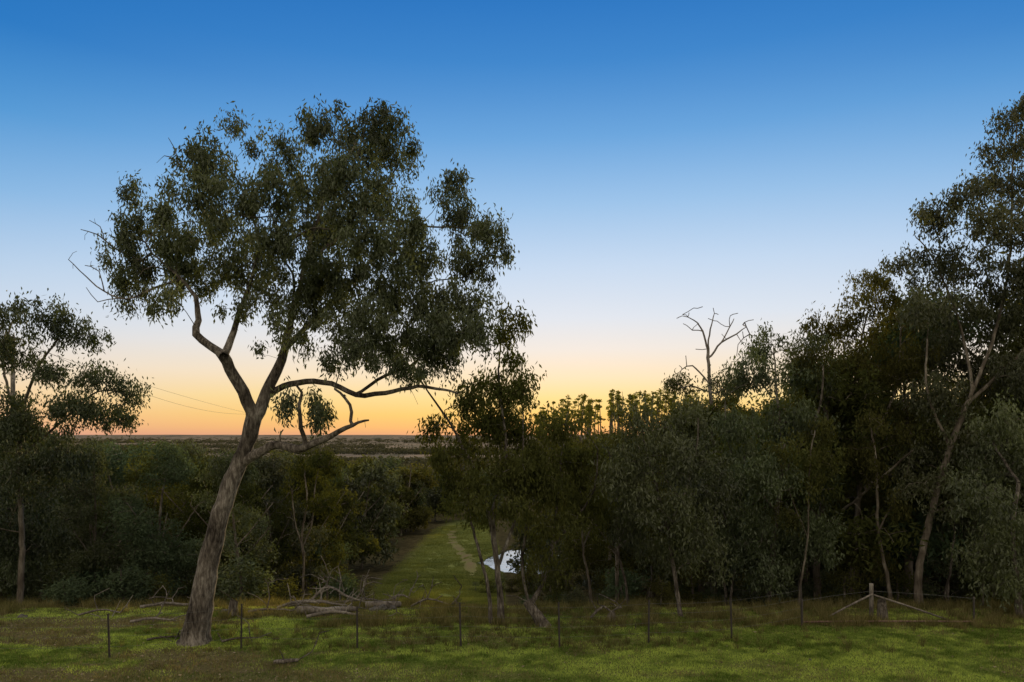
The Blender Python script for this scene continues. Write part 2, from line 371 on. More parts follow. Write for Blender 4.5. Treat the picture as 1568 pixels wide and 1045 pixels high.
# ---------------- tree group on the crest, centre
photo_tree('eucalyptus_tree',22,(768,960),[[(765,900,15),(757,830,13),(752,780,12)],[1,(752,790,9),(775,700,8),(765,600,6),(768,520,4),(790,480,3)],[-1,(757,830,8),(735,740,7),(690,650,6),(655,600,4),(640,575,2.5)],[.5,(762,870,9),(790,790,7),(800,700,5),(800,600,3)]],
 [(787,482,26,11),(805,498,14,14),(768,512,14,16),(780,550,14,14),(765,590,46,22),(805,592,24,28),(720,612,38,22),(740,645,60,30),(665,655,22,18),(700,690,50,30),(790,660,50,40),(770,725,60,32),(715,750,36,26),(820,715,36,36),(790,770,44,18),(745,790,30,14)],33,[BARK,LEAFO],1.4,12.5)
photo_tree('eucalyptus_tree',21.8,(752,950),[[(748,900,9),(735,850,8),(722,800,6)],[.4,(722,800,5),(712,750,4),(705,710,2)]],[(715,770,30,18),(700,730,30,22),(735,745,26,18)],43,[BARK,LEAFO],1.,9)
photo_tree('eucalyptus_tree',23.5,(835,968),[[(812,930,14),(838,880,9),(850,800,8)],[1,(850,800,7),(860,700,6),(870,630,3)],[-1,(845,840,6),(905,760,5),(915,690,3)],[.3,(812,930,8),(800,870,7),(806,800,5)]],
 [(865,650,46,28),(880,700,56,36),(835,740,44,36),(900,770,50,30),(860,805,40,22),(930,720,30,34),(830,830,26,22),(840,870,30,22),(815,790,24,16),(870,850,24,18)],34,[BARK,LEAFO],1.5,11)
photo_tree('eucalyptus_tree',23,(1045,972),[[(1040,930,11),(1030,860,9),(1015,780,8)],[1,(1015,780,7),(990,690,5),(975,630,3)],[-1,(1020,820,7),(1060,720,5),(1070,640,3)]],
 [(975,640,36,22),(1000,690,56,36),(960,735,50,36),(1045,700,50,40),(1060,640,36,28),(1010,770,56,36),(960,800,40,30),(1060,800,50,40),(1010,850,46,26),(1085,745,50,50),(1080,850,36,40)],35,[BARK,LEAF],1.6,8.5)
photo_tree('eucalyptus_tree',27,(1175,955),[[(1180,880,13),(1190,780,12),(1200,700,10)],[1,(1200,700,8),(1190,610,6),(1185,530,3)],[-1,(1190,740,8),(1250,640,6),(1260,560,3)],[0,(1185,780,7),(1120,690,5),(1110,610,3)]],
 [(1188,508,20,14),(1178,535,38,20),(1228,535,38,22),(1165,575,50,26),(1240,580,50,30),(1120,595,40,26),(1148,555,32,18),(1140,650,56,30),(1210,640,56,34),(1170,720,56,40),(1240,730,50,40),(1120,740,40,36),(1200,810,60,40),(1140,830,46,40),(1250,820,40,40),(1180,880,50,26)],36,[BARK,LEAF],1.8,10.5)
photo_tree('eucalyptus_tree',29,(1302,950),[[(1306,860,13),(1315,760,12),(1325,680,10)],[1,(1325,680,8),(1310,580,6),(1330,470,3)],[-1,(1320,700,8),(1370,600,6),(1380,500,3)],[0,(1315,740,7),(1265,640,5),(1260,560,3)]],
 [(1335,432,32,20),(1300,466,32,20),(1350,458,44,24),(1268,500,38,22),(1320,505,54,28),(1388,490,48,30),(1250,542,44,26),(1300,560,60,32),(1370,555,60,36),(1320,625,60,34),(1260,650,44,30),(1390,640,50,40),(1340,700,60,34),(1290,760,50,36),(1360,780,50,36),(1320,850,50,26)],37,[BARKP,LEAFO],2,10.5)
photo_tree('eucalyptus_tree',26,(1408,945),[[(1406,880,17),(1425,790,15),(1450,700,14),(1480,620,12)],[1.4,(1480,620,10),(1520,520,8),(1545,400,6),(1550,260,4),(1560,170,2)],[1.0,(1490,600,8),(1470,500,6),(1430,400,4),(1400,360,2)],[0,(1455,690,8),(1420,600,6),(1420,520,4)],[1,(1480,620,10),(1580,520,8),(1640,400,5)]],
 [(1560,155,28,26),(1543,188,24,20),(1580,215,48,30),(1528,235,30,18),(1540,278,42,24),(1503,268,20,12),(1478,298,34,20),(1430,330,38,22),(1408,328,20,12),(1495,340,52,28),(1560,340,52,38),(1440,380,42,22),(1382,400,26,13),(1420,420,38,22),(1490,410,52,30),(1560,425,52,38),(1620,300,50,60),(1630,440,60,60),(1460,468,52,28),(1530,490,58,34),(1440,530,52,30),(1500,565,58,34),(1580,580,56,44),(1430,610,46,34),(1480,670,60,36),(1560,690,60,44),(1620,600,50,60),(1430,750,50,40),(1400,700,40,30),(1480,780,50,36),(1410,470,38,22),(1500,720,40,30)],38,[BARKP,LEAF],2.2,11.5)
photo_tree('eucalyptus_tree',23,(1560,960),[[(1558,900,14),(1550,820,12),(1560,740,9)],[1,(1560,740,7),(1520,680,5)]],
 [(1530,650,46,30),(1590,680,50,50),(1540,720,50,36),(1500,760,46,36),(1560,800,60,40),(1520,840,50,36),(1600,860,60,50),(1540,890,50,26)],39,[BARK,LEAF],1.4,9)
# slim-stemmed gums standing in the scrub
for px,D,ty,sd_,mt in [(905,25.5,700,1,BARKL),(962,27,690,2,BARK),(1118,26.5,700,4,BARK),(1222,25.2,660,5,BARKL),(1365,26.5,640,7,BARKP),(1450,27,640,9,BARK),(1505,25,700,10,BARKL)]:
    r_=R(500+sd_);b0=P(px,940,D);k_=r_.uniform(-30,30)
    yb=668+(CAMZ-float(H(b0[0],D)))/D*F;ws=r_.uniform(.6,1.5)
    photo_tree('eucalyptus_tree',D,(px,yb),[[(px+k_*.2,yb-40,6*ws),(px+k_*.7,yb*.6+ty*.4,5*ws),(px+k_*.8,yb*.25+ty*.75,4.2*ws),(px+k_*1.2,ty,3)],[.6,(px+k_*.7,yb*.6+ty*.4,4*ws),(px-k_*.8,yb*.3+ty*.7,3),(px-k_,ty+20,2)]],
      [(px+k_,ty,34,22),(px-k_,ty+26,30,20),(px+k_*1.8,ty+44,26,18),(px+k_,ty+80,24,18),(px-k_*.6,ty+130,22,18)],500+sd_,[mt,LEAFO if sd_%2 else LEAF],.8,9)
photo_tree('eucalyptus_tree',38,(462,905),[[(465,860,5),(462,820,4.5),(470,770,4),(466,720,3)],[.5,(462,840,4),(478,800,3.5),(482,750,3),(490,710,2)],[0,(468,850,3.5),(452,800,3),(447,750,2.5)]],[(466,722,30,18),(492,712,30,18),(446,745,24,16),(480,700,30,14),(440,790,22,16),(495,770,24,18)],61,[BARKP,LEAFO],1.,9,twig=.012)
# bare dead tree
WS=.55
rsd=R(6);Dd=33
dt=[P(x,y,Dd+rsd.uniform(-.8,.8)) for x,y in [(1036,488),(1045,482),(1055,479),(1062,472),(1076,470),(1092,472),(1100,482),(1118,484),(1130,480),(1140,494),(1154,490),(1148,512),(1158,514),(1060,506),(1046,496),(1030,575),(1040,560),(1050,545),(1130,528),(1128,545),(1070,495),(1110,500),(1098,492),(1137,508),(1065,535),(1120,556),(1140,530),(1026,590),(1048,585),(1112,575),(1123,590),(1084,488),(1105,512)]]
photo_tree('dead_tree',Dd,(1092,900),[[(1093,760,13),(1090,640,11),(1086,575,9),(1083,530,8)],[.6,(1083,535,6),(1076,508,5),(1062,490,3),(1045,484,2)],[-.4,(1086,550,6),(1104,525,5),(1128,512,4),(1143,500,2)],[0,(1083,535,5),(1088,505,4),(1094,480,2)],[.5,(1088,590,5),(1060,560,4),(1040,570,2)],[.5,(1104,525,4),(1118,500,3),(1124,488,2)]],
 [(1045,590,28,18),(1112,592,34,18),(1095,635,44,26),(1055,640,34,24)],7,[DEADW,LEAFO],1.2,9,dead=dt,twig=.017)
# ---------------- generic trees (instanced meshes)
def generic(name,h,seed,mats,lpt=55,leaf=(.2,.055),den=7,wid=.34,low=.22):
    rs=R(seed);cl=[];lm=[]
    lean=rs.uniform(-.12,.12,2)
    top=lambda t:np.array([lean[0]*h*t+.15*math.sin(t*6+seed),lean[1]*h*t+.15*math.cos(t*5+seed),h*t])
    lm.append(([top(t) for t in (0,.15,.3,.5,.7,.85)],[h*.012,h*.010,h*.009,h*.007,h*.005,h*.003]))
    n=rs.randint(4,6)
    for i in range(n):
        t=rs.uniform(.25,.5);a=i*2*math.pi/n+rs.uniform(-.5,.5);ln=h*wid*rs.uniform(.6,1);b=top(t)
        e=b+np.array([math.cos(a)*ln,math.sin(a)*ln,h*rs.uniform(.25,.42)])
        lm.append(([b,b*.6+e*.4+np.array([0,0,-.1]),e],[h*.006,h*.004,h*.0025]))
    for i in range(17):
        t=rs.uniform(0,1);zz=h*(low+(1-low)*t)*.95;prof=(math.sin(math.pi*min(1,t*.85+.2)))**.6
        a=rs.uniform(0,6.28);rr=h*wid*prof*rs.uniform(.25,.95);r=h*rs.uniform(.085,.14)
        cl.append((top(zz/h)+np.array([math.cos(a)*rr,math.sin(a)*rr,0]),(r,r,r*.72)))
    return build_tree(name,lm,cl,seed,mats,den,lpt,leaf,(.28,.28,.28),droop=.7,twig=.01)
VN=[generic('gum_%d'%i,10,100+i,[BARKL if i%2 else BARKP,[LEAF,LEAFO,LEAFO,LEAF,LEAFG][i]],46,(.2,.07),8,.30+.03*(i%3),.12+.06*(i%3)) for i in range(5)]
VF=[generic('gumfar_%d'%i,10,200+i,[BARKL,[LEAFO,LEAF,LEAFO][i]],22,(.34,.15),6,.36,.1) for i in range(3)]
def bushmesh(seed,mat):
    rs=R(seed);cl=[]
    for i in range(9):
        a=rs.uniform(0,6.28);rr=rs.uniform(0,.75);r=rs.uniform(.3,.5);cl.append((np.array([math.cos(a)*rr,math.sin(a)*rr,rs.uniform(.3,1.5)*(1-.3*rr)]),(r,r,r*.8)))
    lm=[([np.zeros(3),np.array([.05,.05,.5]),np.array([0,.1,1.2])],[.05,.04,.015])]
    return build_tree('bush',lm,cl,seed,[BARK,mat],16,36,(.12,.04),(.16,.16,.16),droop=.2,flare=False,twig=.004)
VB=[bushmesh(300+i,[LEAFG,LEAF,LEAFO,LEAF][i]) for i in range(4)]
rs=R(77)
woods=bpy.data.objects.new('distant_woodland',None);scene.collection.objects.link(woods)
def place(name,me,x,y,h,ref=10.,parent=None,w=1.):
    s=h/ref
    return obj(name,me,(x,y,float(H(x,y))-.15),(rs.uniform(-.05,.05),rs.uniform(-.05,.05),rs.uniform(0,6.28)),(s*w,s*w,s),parent)
def okpond(x,y): return float(pe(np.array(x,float),np.array(y,float)))>1.3
def scatter(y0,y1,sp,fn):
    y=y0
    while y<y1:
        half=y*.82+4
        x=-half
        while x<half:
            fn(x+rs.uniform(-.45,.45)*sp,y+rs.uniform(-.45,.45)*sp);x+=sp
        y+=sp
def cor(x,y): return float(corridor(np.array(x),np.array(y)))
def near(x,y):
    mg=1.9
    if max(cor(x,y),cor(x-mg,y),cor(x+mg,y))>.02 or not okpond(x,y): return
    a=x/y;px=784+a*F
    if -.27<a<-.02 and y<40: return
    lim=np.interp(px,[-100,180,300,640,700,830,900,1000,1100,1200,1300,1450,1700],[600,660,674,688,660,625,625,622,605,550,490,410,320])+rs.uniform(0,24)
    g=float(H(x,y));top=CAMZ-(lim-668)/F*y
    h=min(top-g,rs.uniform(10.5,14.5)+(3 if px>1200 else 0))
    if h<4.5: return
    if 715<px<805 and 26<y<70: return
    if 872<px<922 and 28<y<58: return
    if 690<px<940 and y>88: return
    place('eucalyptus_tree',VN[rs.randint(5)] if y<58 else VF[rs.randint(3)],x,y,h,parent=None if y<58 else woods,w=rs.uniform(.9,1.25))
scatter(32,58,5.1,near)
scatter(62,125,7.2,near)
def farw(x,y):
    if x>-12 and y>135 and x/y>-.08 and x/y<.24: return
    if abs(x)>y*.8+10: return
    g=float(H(x,y));h=rs.uniform(9,14)
    if -.55<x/y<-.04: h=min(h,CAMZ-(rs.uniform(682,700)-668)/F*y-g)
    place('t',VF[rs.randint(3)],x,y,h,parent=woods,w=1.5)
scatter(132,230,13.5,farw)
def und(x,y):
    if max(cor(x,y),cor(x+1.2,y))>.02 or not okpond(x,y): return
    a=x/y
    if -.26<a<-.0 and y<36: return
    if rs.rand()<.3:return
    hm=1.6 if -.07<a<.15 else 3.0
    place('bush',VB[rs.randint(4)],x,y,rs.uniform(1.0,hm),1.9,w=1.15)
scatter(27.5,46,3.3,und)
for px,D,h,k in [(110,30,2.6,0),(150,31,3.2,0),(190,27.5,2.6,0),(60,29,3,3),(235,29,2,2),(520,42,3.6,0),(545,44,3,3),(880,25,1.2,3),(700,25.6,.6,1),(1290,27,2,2),(1010,26,1.5,2),
   (1060,28,2.2,2),(1110,27,2.6,1),(1160,28,2.0,2),(1230,29,2.8,1),(1370,28,2.2,2),(1450,28,2.4,1),(1520,27,2.4,2)]:
    place('bush',VB[k],(px-784)/F*D,D,h,1.9,w=1.1)
# wattle scrub on the near bank of the dam
for px,D,ytop,k in [(745,56,882,2),(768,58,880,1),(783,57,882,2),(808,56,850,1),(820,58,836,2),(832,56,830,1),(850,58,836,2),(868,56,846,1),(925,50,868,2),(945,52,856,1),(935,46,880,2),(803,60,864,2),(862,50,856,2),(728,58,890,1),(812,48,852,2),(845,47,850,1)]:
    x=(px-784)/F*D;g=float(H(x,D));h=CAMZ-(ytop-668)/F*D-g
    if h>.5: o=place('bush',VB[k],x,D,h,1.6);w_=min(1.6,max(.85,2.0/h));o.scale=(o.scale[0]*w_,o.scale[1]*w_,o.scale[2])
gb=bushmesh(377,LEAFB);o=place('green_bush',gb,(975-784)/F*21.2,21.2,.62,1.9);o.scale=(.42,.42,.30)
# ---------------- plantation on the rise + far tree clumps (one mesh each)
def leafcloud(cent,rad,n,size,rs,flat=1.):
    M=len(cent)*n;ti=np.repeat(np.arange(len(cent)),n)
    u=rs.normal(size=(M,3));u/=np.linalg.norm(u,axis=1,keepdims=True);u*=rs.rand(M,1)**.4
    c=cent[ti]+u*rad[ti]
    d=rs.normal(size=(M,3));d/=np.linalg.norm(d,axis=1,keepdims=True);w=np.cross(d,rs.normal(size=(M,3)));w/=np.linalg.norm(w,axis=1,keepdims=True)
    s=(size if np.isscalar(size) else size[ti][:,None])*(.6+.8*rs.rand(M,1))
    q=np.stack([c-d*s,c+w*s*.5,c+d*s,c-w*s*.5],1).reshape(-1,3)
    return q,np.arange(M*4).reshape(M,4),np.repeat(np.clip(rs.rand(M)*.6+rs.rand(len(cent))[ti]*.4,0,1),4)
rp=R(9);cent=[];rad=[];tv=[];tf=[];b0=0
for i in range(105):
    px=rp.uniform(822,1090);D=rp.uniform(154,182);x=(px-784)/F*D;g=float(H(x,D))
    top=CAMZ+(668-(np.interp(px,[822,860,900,1000,1075],[630,612,606,600,602])+rp.uniform(-9,18)))/F*D
    hh=top-g;lx=rp.uniform(-.9,.9)
    v,f=tube([np.array([x,D,g]),np.array([x+lx*.5,D,g+hh*.55]),np.array([x+lx,D,top-.3])],[.17,.13,.04],5,b0);tv.append(v);tf.append(f);b0+=len(v)
    ww=rp.uniform(.6,1.2);dp=rp.uniform(.35,.6)
    for k in range(rp.randint(8,12)):
        t=rp.rand();z=top-.2-t*min(hh*dp,6);spread=(.15+1.0*t**.7)*ww;a=rp.uniform(0,6.28);q_=spread*rp.rand()**.5
        cent.append([x+lx*(1-t*.5)+math.cos(a)*q_,D+math.sin(a)*q_,z]);r=rp.uniform(.35,.7);rad.append([r*1.2,r*1.2,r*.6])
q,f,tn=leafcloud(np.array(cent),np.array(rad),26,.23,rp)
nv=b0;V=np.concatenate(tv+[q]);Fq=np.concatenate(tf+[f+nv]);nb=sum(map(len,tf));mi=np.zeros(len(Fq),int);mi[nb:]=1
LEAFP=leafmat('backlit_pine_leaves',(.06,.058,.012),(.17,.15,.04),.55,0)
obj('distant_pine_plantation',mesh_from('plantation',V,Fq,[BARK,LEAFP],mi,dict(tint=np.concatenate([np.zeros(nv),tn]))))
rp=R(19);cent=[];rad=[];sz=[]
for i in range(15000):
    D=math.exp(rp.uniform(math.log(250),math.log(8500)));x=rp.uniform(-.85,.85)*D
    if D>600 and fbm(np.array(x/700),np.array(D/260),44)<.54: continue
    k=1+D/2600;r=rp.uniform(3,6)*min(k,2);g=float(H(x,D));cent.append([x,D,g+r*.5]);rad.append([r*(1 if D<600 else 2.6),r,r*.7]);sz.append(1.6*min(k,2.2))
q,f,tn=leafcloud(np.array(cent),np.array(rad),38,np.array(sz),rp)
obj('distant_tree_clumps',mesh_from('dtc',q,f,[LEAFD],None,dict(tint=tn)))
# ---------------- grass blades
def blades(name,x,y,h,w,mat,seed,tone=None,lean=.5):
    rs=R(seed);n=len(x);z=H(x,y)
    a=rs.uniform(0,6.28,n);dx=np.cos(a)*w;dy=np.sin(a)*w
    lx=rs.normal(0,lean,n)*h;ly=rs.normal(0,lean,n)*h
    v=np.stack([np.stack([x-dx,y-dy,z-.01],1),np.stack([x+dx,y+dy,z-.01],1),np.stack([x+lx,y+ly,z+h],1)],1).reshape(-1,3)
    t=np.clip((rs.rand(n)*.6+(tone if tone is not None else .2)),0,1)
    obj(name,mesh_from(name,v,np.arange(n*3).reshape(n,3),[mat],None,dict(tint=np.repeat(t,3))))
GR=leafmat('lawn_blades',(.045,.07,.012),(.31,.36,.085),.3,.0)
DRY=leafmat('dry_grass_blades',(.07,.066,.026),(.28,.235,.12),.3,.0)
rg=R(50);n=400000
y=15.2+rg.rand(n)*10.5;x=(rg.rand(n)*2-1)*(y*.8+1)
k=rg.rand(n)>drymask(x,y)*.93;x=x[k];y=y[k]
tone=(fbm(x/1.6,y/.7,61)-.5)*2.5+.15+(fbm(x/.35,y/.25,63)-.5)*2.0
blades('lawn_grass',x,y,rg.uniform(.02,.055,len(x))*(.6+2.0*fbm(x/.5,y/.5,62)**2),.008,GR,51,tone)
n=280000;y=16+rg.rand(n)*12;x=(rg.rand(n)*2-1)*(y*.8+1)
k=rg.rand(n)<(drymask(x,y)**1.3*.45+.07)*(.2+1.8*(fbm(x/.5,y/.4,71)>.52));x=x[k];y=y[k]
blades('dry_grass',x,y,rg.uniform(.03,.12,len(x)),.008,DRY,52,fbm(x/.7,y/.7,72)-.25)
n=3600;y=21.5+rg.rand(n)**1.2*8;x=(rg.rand(n)*2-1)*(y*.8)
k=(fbm(x/1.8,y/1.8,81)>.45)&(trackmask(x,y)<.2);x=x[k];y=y[k];m=34
tx=np.repeat(x,m)+rg.normal(0,.09,len(x)*m);ty=np.repeat(y,m)+rg.normal(0,.09,len(x)*m);hh=np.repeat(rg.uniform(.10,.45,len(x)),m)*rg.uniform(.5,1.1,len(x)*m)
blades('crest_tussock_grass',tx,ty,hh,.008,DRY,53,np.repeat(rg.rand(len(x))*.5-.45,m),.35)
n=520;y=18.9+rg.rand(n)*3.2;x=rg.normal(-1,6,n)
m=22;tx=np.repeat(x,m)+rg.normal(0,.05,n*m);ty=np.repeat(y,m)+rg.normal(0,.05,n*m);hh=np.repeat(rg.uniform(.08,.34,n),m)*rg.uniform(.5,1.1,n*m)
blades('fence_weeds',tx,ty,hh,.007,DRY,57,np.repeat(rg.rand(n)*.5-.5,m),.4)
n=420000;y=28+rg.rand(n)**1.0*95;x=y*rg.uniform(-.26,-.01,n)
k=(corridor(x,y)>rg.rand(n))&(trackmask(x,y)<.3)&(fbm(x/1.1,y/1.1,83)>.30);x=x[k];y=y[k]
GR2=leafmat('slope_grass_blades',(.09,.11,.034),(.24,.26,.08),.3,.0)
blades('slope_grass',x,y,rg.uniform(.05,.13,len(x)),.02,GR2,54,(fbm(x/3,y/2,84)-.5)*1.4+.2)
n=15000;y=16+rg.rand(n)*9;x=(rg.rand(n)*2-1)*(y*.8)
k=rg.rand(n)<drymask(x,y)*.9+.05;x=x[k];y=y[k];n=len(x)
a=rg.uniform(0,6.28,n);l=rg.uniform(.015,.05,n);z=H(x,y)+rg.uniform(.01,.04,n)
d=np.stack([np.cos(a)*l,np.sin(a)*l,rg.normal(0,.2,n)*l],1);w=np.stack([-np.sin(a)*l*.3,np.cos(a)*l*.3,rg.normal(0,.2,n)*l],1);c=np.stack([x,y,z],1)
obj('leaf_litter',mesh_from('litter',np.stack([c-d,c+w,c+d,c-w],1).reshape(-1,3),np.arange(n*4).reshape(n,4),[leafmat('litter',(.06,.045,.028),(.24,.20,.14),.1,0)],None,dict(tint=np.repeat(rg.rand(n),4))))
# ---------------- fallen timber, stones
def log(name,pts,rad,seed,mat=DEADW,tw=5,up=.45):
    rs=R(seed);pts=[np.array(p,float) for p in pts];b=pts[0].copy()
    tips=[]
    for i in range(tw):
        k=rs.randint(1,len(pts));p=pts[k];tips.append(p+rs.normal(0,.4,3)+np.array([0,0,up]))
    me=build_tree(name,[(pts,rad)],[],seed,[mat,LEAF],dead_tips=tips,flare=False,origin=b,twig=.014)
    return obj(name,me,b)
def G(px,D,up=0): 
    x=(px-784)/F*D;return np.array([x,D,float(H(x,D))+up])
log('fallen_branch',[G(440,24.8,.12),G(480,25,.25),G(520,25.3,.18),G(560,25.5,.3),G(600,26,.1)],[.07,.06,.05,.04,.02],1,tw=22)
log('fallen_branch',[G(470,25.6,.1),G(500,25.4,.75),G(535,25.2,.4),G(575,25,.12)],[.06,.05,.04,.02],2,tw=20,up=.6)
log('fallen_branch',[G(425,24,.1),G(460,24.1,.3),G(505,24.2,.22),G(550,24.0,.08)],[.06,.05,.04,.02],26,tw=16,up=.3)
log('fallen_branch',[G(470,22.6,.08),G(510,22.7,.2),G(560,22.5,.12),G(600,22.6,.06)],[.06,.05,.04,.02],27,tw=14,up=.25)
log('fallen_log',[G(455,23.4,.14),G(490,23.3,.17),G(525,23.4,.13),G(548,23.5,.10)],[.14,.12,.10,.07],28,tw=5,up=.3)
log('fallen_log',[G(560,24.2,.12),G(590,24.3,.14),G(612,24.6,.12)],[.15,.13,.10],3,tw=3)
log('fallen_branch',[G(215,24,.1),G(250,24.2,.2),G(290,24.6,.12)],[.06,.05,.04],4,tw=14)
log('fallen_branch',[G(120,22.9,.06),G(150,23.1,.2),G(185,23.2,.1)],[.04,.035,.02],34,tw=10,up=.3)
log('fallen_branch',[G(200,22.0,.06),G(235,22.1,.14),G(262,22.2,.06)],[.05,.04,.02],35,tw=8,up=.2)
log('fallen_branch',[G(225,20.0,.04),G(250,20.1,.09),G(275,20.3,.04)],[.035,.03,.02],36,BARK,tw=6,up=.12)
log('fallen_branch',[G(340,19.8,.04),G(365,19.9,.10),G(398,20.2,.04)],[.04,.03,.015],37,BARK,tw=6,up=.12)
log('fallen_branch',[G(380,23.4,.08),G(410,23.6,.16),G(445,23.5,.08)],[.05,.04,.02],24,tw=12)
log('fallen_branch',[G(905,22.5,.08),G(925,22.4,.45),G(945,22.3,.1)],[.05,.04,.02],5,BARK,tw=10)
log('fallen_branch',[G(630,24.5,.05),G(655,24.3,.35),G(690,24.4,.1)],[.04,.035,.02],15,BARK,tw=16)
log('fallen_branch',[G(590,31,.1),G(610,30,.5),G(640,30,.2)],[.06,.05,.02],25,DEADW,tw=14)
log('short_log',[G(420,18.1,.06),G(437,18.05,.08),G(456,18.1,.05)],[.05,.065,.04],6,BARK,tw=2,up=.1)
log('tree_stump',[G(357,23.2,-.1),G(357,23.2,.25),G(359,23.2,.5)],[.2,.15,.13],7,BARK,tw=1)
log('tree_stump',[G(1352,22.3,-.1),G(1351,22.3,.3),G(1349,22.3,.62)],[.19,.15,.12],8,BARK,tw=0)
log('leaning_stump',[G(835,21.7,-.1),G(822,21.7,.35),G(806,21.7,.75)],[.24,.17,.12],9,BARK,tw=2)
log('tree_stump',[G(937,22.2,-.1),G(936,22.2,.2),G(936,22.2,.3)],[.16,.13,.12],18,BARK,tw=0)
import bmesh
rq=R(91)
def stone(px,D,s):
    bm=bmesh.new();bmesh.ops.create_icosphere(bm,subdivisions=3,radius=1)
    o=rq.uniform(0,50)
    for v in bm.verts:
        c=v.co;nn=float(vnoise(np.array(c.x*1.7+o),np.array(c.y*1.7+c.z*2.1+o),4))
        v.co=c*(.7+.5*nn);v.co.z*=.55
    me=bpy.data.meshes.new('stone');bm.to_mesh(me);bm.free();me.materials.append(STONE)
    p=G(px,D,s*.1);obj('field_stone',me,p,(0,0,rq.uniform(0,6)),(s,s*.8,s))
for px,D,s in [(585,24,.26),(600,24.1,.2),(572,23.8,.2),(35,22.8,.16),(345,23.6,.14),(1240,18.3,.06),(480,23.5,.13)]: stone(px,D,s)
# ---------------- wire fence: star pickets
def box(cx,cy,z0,z1,wx,wy):
    return [(cx+a*wx,cy+b*wy,z) for z in (z0,z1) for a,b in((-1,-1),(1,-1),(1,1),(-1,1))]
BF=[(0,1,2,3),(4,7,6,5),(0,4,5,1),(1,5,6,2),(2,6,7,3),(3,7,4,0)]
fence=bpy.data.objects.new('wire_fence',None);scene.collection.objects.link(fence)
posts=[(-60,18.3),(168,18.5),(369,19.3),(547,19.35),(706,19.4),(857,19.4),(993,19.8),(1121,20.3),(1228,21.4)]
tops=[]
for i,(px,D) in enumerate(posts):
    g=G(px,D);h=1.24+rq.uniform(-.05,.08);lx=rq.uniform(-.05,.05)
    v=[];f=[]
    for q,(a) in enumerate((0,2.094,4.189)):
        dx,dy=math.cos(a+.4),math.sin(a+.4);nx_,ny_=-dy*.004,dx*.004;w=.03
        b=len(v)
        for zz,l in ((-.3,0),(h,lx)):
            for (s,t2) in ((0,1),(0,-1),(w,-1),(w,1)): v.append((dx*s+nx_*t2+l,dy*s+ny_*t2,zz))
        f+=[tuple(b+k for k in ff) for ff in BF]
    me=bpy.data.meshes.new('star_picket');me.from_pydata(v,[],f);me.materials.append(STEEL);obj('star_picket',me,g,parent=fence)
    tops.append((g,lx))
for k,hh in enumerate((.3,.58,.86,1.14)):
    V=[];Fq=[];b=0
    for (a,la),(c,lc) in zip(tops[:-1],tops[1:]):
        p=[a*(1-t)+c*t+np.array([la*(1-t)+lc*t,0,hh-.03*4*t*(1-t)+.02*math.sin(k+t*3)*(t*(1-t))]) for t in np.linspace(0,1,7)]
        v,f=tube(p,[.0022]*7,4,b);V.append(v);Fq.append(f);b+=len(v)
    obj('fence_wire_%d'%k,mesh_from('wire',np.concatenate(V),np.concatenate(Fq),[GALV]),parent=fence)
sp=bpy.data.objects.new('strainer_post_with_stays',None);scene.collection.objects.link(sp)
def pole(nm,p,r,mat,k=12):
    p=np.array(p);
    pts,rr=smoothpoly([p[0],p[0]*.5+p[-1]*.5+np.array([0,.0,.015]),p[-1]],[r,r*.95,r*.9],.12)
    v,f=tube(pts,rr,k,0)
    me=mesh_from(nm,v,f,[mat],smooth=True)
    bm=bmesh.new();bm.from_mesh(me);bmesh.ops.holes_fill(bm,edges=bm.edges);bm.to_mesh(me);bm.free()
    obj(nm,me,parent=sp)
Dg=22.6;pt=G(1334,Dg)
pole('strainer_post',[pt+[0,0,-.2],pt+[0,0,1.15]],.07,DEADW)
pole('stay_near',[pt+[0,-.09,.82],G(1262,Dg-.3,.04)],.033,DEADW)
pole('stay_far',[pt+[0.02,.09,.78],G(1452,Dg-.2,.04)],.033,DEADW)
pole('ground_rail',[G(1228,21.6,.09),G(1492,22,.1)],.032,RAIL)
for nm,px,D in (('end_post',1228,21.4),('end_post_b',1491,22.2)):
    g=G(px,D);pole(nm,[g+[0,0,-.2],g+[0,0,.85]],.035,STEEL)
pole('top_wire',[G(1228,21.4,.8),G(1334,Dg,.9)],.004,GALV,4);pole('top_wire_b',[G(1334,Dg,.9),G(1491,22.2,.8)],.004,GALV,4)
# ---------------- power line
pl=bpy.data.objects.new('power_line',None);scene.collection.objects.link(pl)
A=P(20,520,42);B=P(387,634,92)
for i,(p,) in enumerate([(A,),(B,)]):
    g=float(H(p[0],p[1]));v,f=tube([np.array([p[0],p[1],g-.5]),np.array([p[0],p[1],(g+p[2])/2]),np.array([p[0],p[1],p[2]+.2])],[.17,.15,.12],10,0)
    obj('pole_%d'%i,mesh_from('pole',v,f,[DEADW],smooth=True),parent=pl)
    vv=box(p[0],p[1],p[2]-.06,p[2]+.06,.5,.05);m2=bpy.data.meshes.new('crossarm');m2.from_pydata(vv,[],BF);m2.materials.append(DEADW);obj('crossarm_%d'%i,m2,parent=pl)
for k,(off,dz) in enumerate(((-.45,0.05),(.45,.05))):
    p=[A*(1-t)+B*t+np.array([off,0,dz-(.3+1.2*k)*4*t*(1-t)]) for t in np.linspace(0,1,20)]
    v,f=tube(p,[.012]*20,5,0);obj('cable_%d'%k,mesh_from('cable',v,f,[STEEL]),parent=pl)
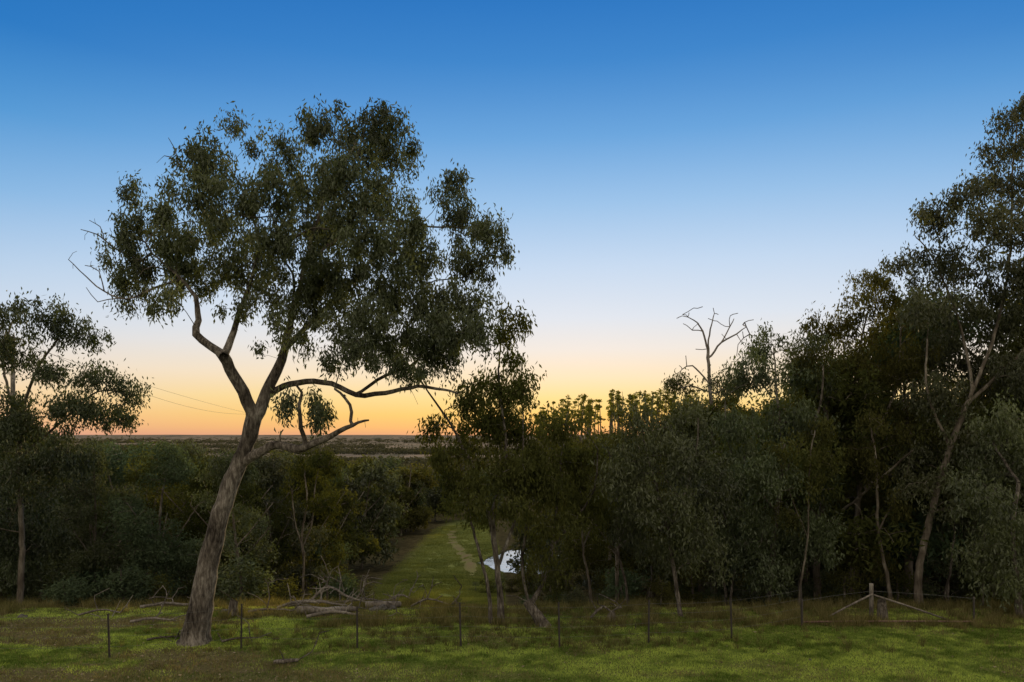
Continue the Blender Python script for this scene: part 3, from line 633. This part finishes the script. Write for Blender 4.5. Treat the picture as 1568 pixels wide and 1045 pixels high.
# ------------------------------------------------------------ sky, sun, camera
def lin(c): return tuple(((v/255)/12.92 if v/255<.04045 else ((v/255+.055)/1.055)**2.4) for v in c)
w=bpy.data.worlds.new('World');scene.world=w;w.use_nodes=True
N=w.node_tree.nodes;L=w.node_tree.links;N.clear()
SA=math.radians(5);SE=math.radians(2.8)
sky=N.new('ShaderNodeTexSky');sky.sky_type='NISHITA';sky.sun_disc=False;sky.sun_elevation=SE;sky.sun_rotation=SA
tc=N.new('ShaderNodeTexCoord');sx=N.new('ShaderNodeSeparateXYZ');L.new(tc.outputs['Generated'],sx.inputs[0])
r1=ramp(N,[(0,lin((234,168,126))),(.012,lin((251,190,118))),(.03,lin((255,208,120))),(.055,lin((255,223,152))),(.085,lin((253,230,194))),(.125,lin((241,234,227))),(.17,lin((224,232,243))),(.24,lin((200,221,245))),(.32,lin((160,200,239))),(.40,lin((112,172,228))),(.48,lin((70,143,213))),(.55,lin((44,124,202))),(.6,lin((42,118,198)))])
r2=ramp(N,[(0,lin((220,162,144))),(.02,lin((242,190,152))),(.05,lin((248,214,176))),(.09,lin((236,225,215))),(.14,lin((208,221,237))),(.20,lin((182,209,237))),(.28,lin((130,182,229))),(.36,lin((78,152,215))),(.44,lin((40,122,198))),(.55,lin((32,108,186))),(.6,lin((40,110,190)))])
L.new(sx.outputs['Z'],r1.inputs[0]);L.new(sx.outputs['Z'],r2.inputs[0])
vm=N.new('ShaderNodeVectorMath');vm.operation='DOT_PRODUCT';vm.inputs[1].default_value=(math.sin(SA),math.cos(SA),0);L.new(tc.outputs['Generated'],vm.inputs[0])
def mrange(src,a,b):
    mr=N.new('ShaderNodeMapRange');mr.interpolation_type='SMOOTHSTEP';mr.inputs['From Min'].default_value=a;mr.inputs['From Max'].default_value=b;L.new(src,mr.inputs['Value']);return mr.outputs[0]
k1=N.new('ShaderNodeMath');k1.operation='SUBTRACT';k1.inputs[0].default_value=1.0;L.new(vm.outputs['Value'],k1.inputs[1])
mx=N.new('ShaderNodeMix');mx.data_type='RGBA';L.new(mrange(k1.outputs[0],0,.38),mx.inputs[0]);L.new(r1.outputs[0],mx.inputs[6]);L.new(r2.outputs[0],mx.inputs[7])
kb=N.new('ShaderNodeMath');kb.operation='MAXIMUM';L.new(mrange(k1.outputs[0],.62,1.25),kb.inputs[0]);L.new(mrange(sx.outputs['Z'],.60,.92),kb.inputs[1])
m2=N.new('ShaderNodeMix');m2.data_type='RGBA';m2.inputs[7].default_value=(1.12,1.0,.83,1);L.new(kb.outputs[0],m2.inputs[0]);L.new(mx.outputs[2],m2.inputs[6])  # added cream fill overhead and behind the camera, brightens lawn and trees
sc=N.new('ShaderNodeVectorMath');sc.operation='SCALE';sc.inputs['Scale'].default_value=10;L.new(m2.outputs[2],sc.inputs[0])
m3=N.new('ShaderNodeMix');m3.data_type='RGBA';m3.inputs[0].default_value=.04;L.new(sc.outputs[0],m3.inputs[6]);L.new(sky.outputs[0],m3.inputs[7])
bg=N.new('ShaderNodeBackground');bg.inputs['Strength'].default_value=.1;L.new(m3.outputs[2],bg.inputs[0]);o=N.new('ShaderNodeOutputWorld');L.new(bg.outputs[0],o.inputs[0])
sl=bpy.data.lights.new('sun','SUN');sl.energy=3.6;sl.angle=math.radians(.8);sl.color=(1,.72,.34);so=bpy.data.objects.new('sun',sl);scene.collection.objects.link(so)
sd=Vector((math.sin(SA)*math.cos(SE),math.cos(SA)*math.cos(SE),math.sin(SE)));so.rotation_euler=sd.to_track_quat('Z','Y').to_euler()
cam=bpy.data.cameras.new('camera');cam.lens=24;cam.sensor_width=36;cam.clip_end=30000;cam.shift_y=(668-522.5)/1568
co=bpy.data.objects.new('camera',cam);scene.collection.objects.link(co);co.location=(0,0,CAMZ);co.rotation_euler=(math.radians(90),0,0);scene.camera=co
scene.view_settings.view_transform='Standard';scene.view_settings.look='None';scene.view_settings.exposure=0
print('objects',len(scene.objects))
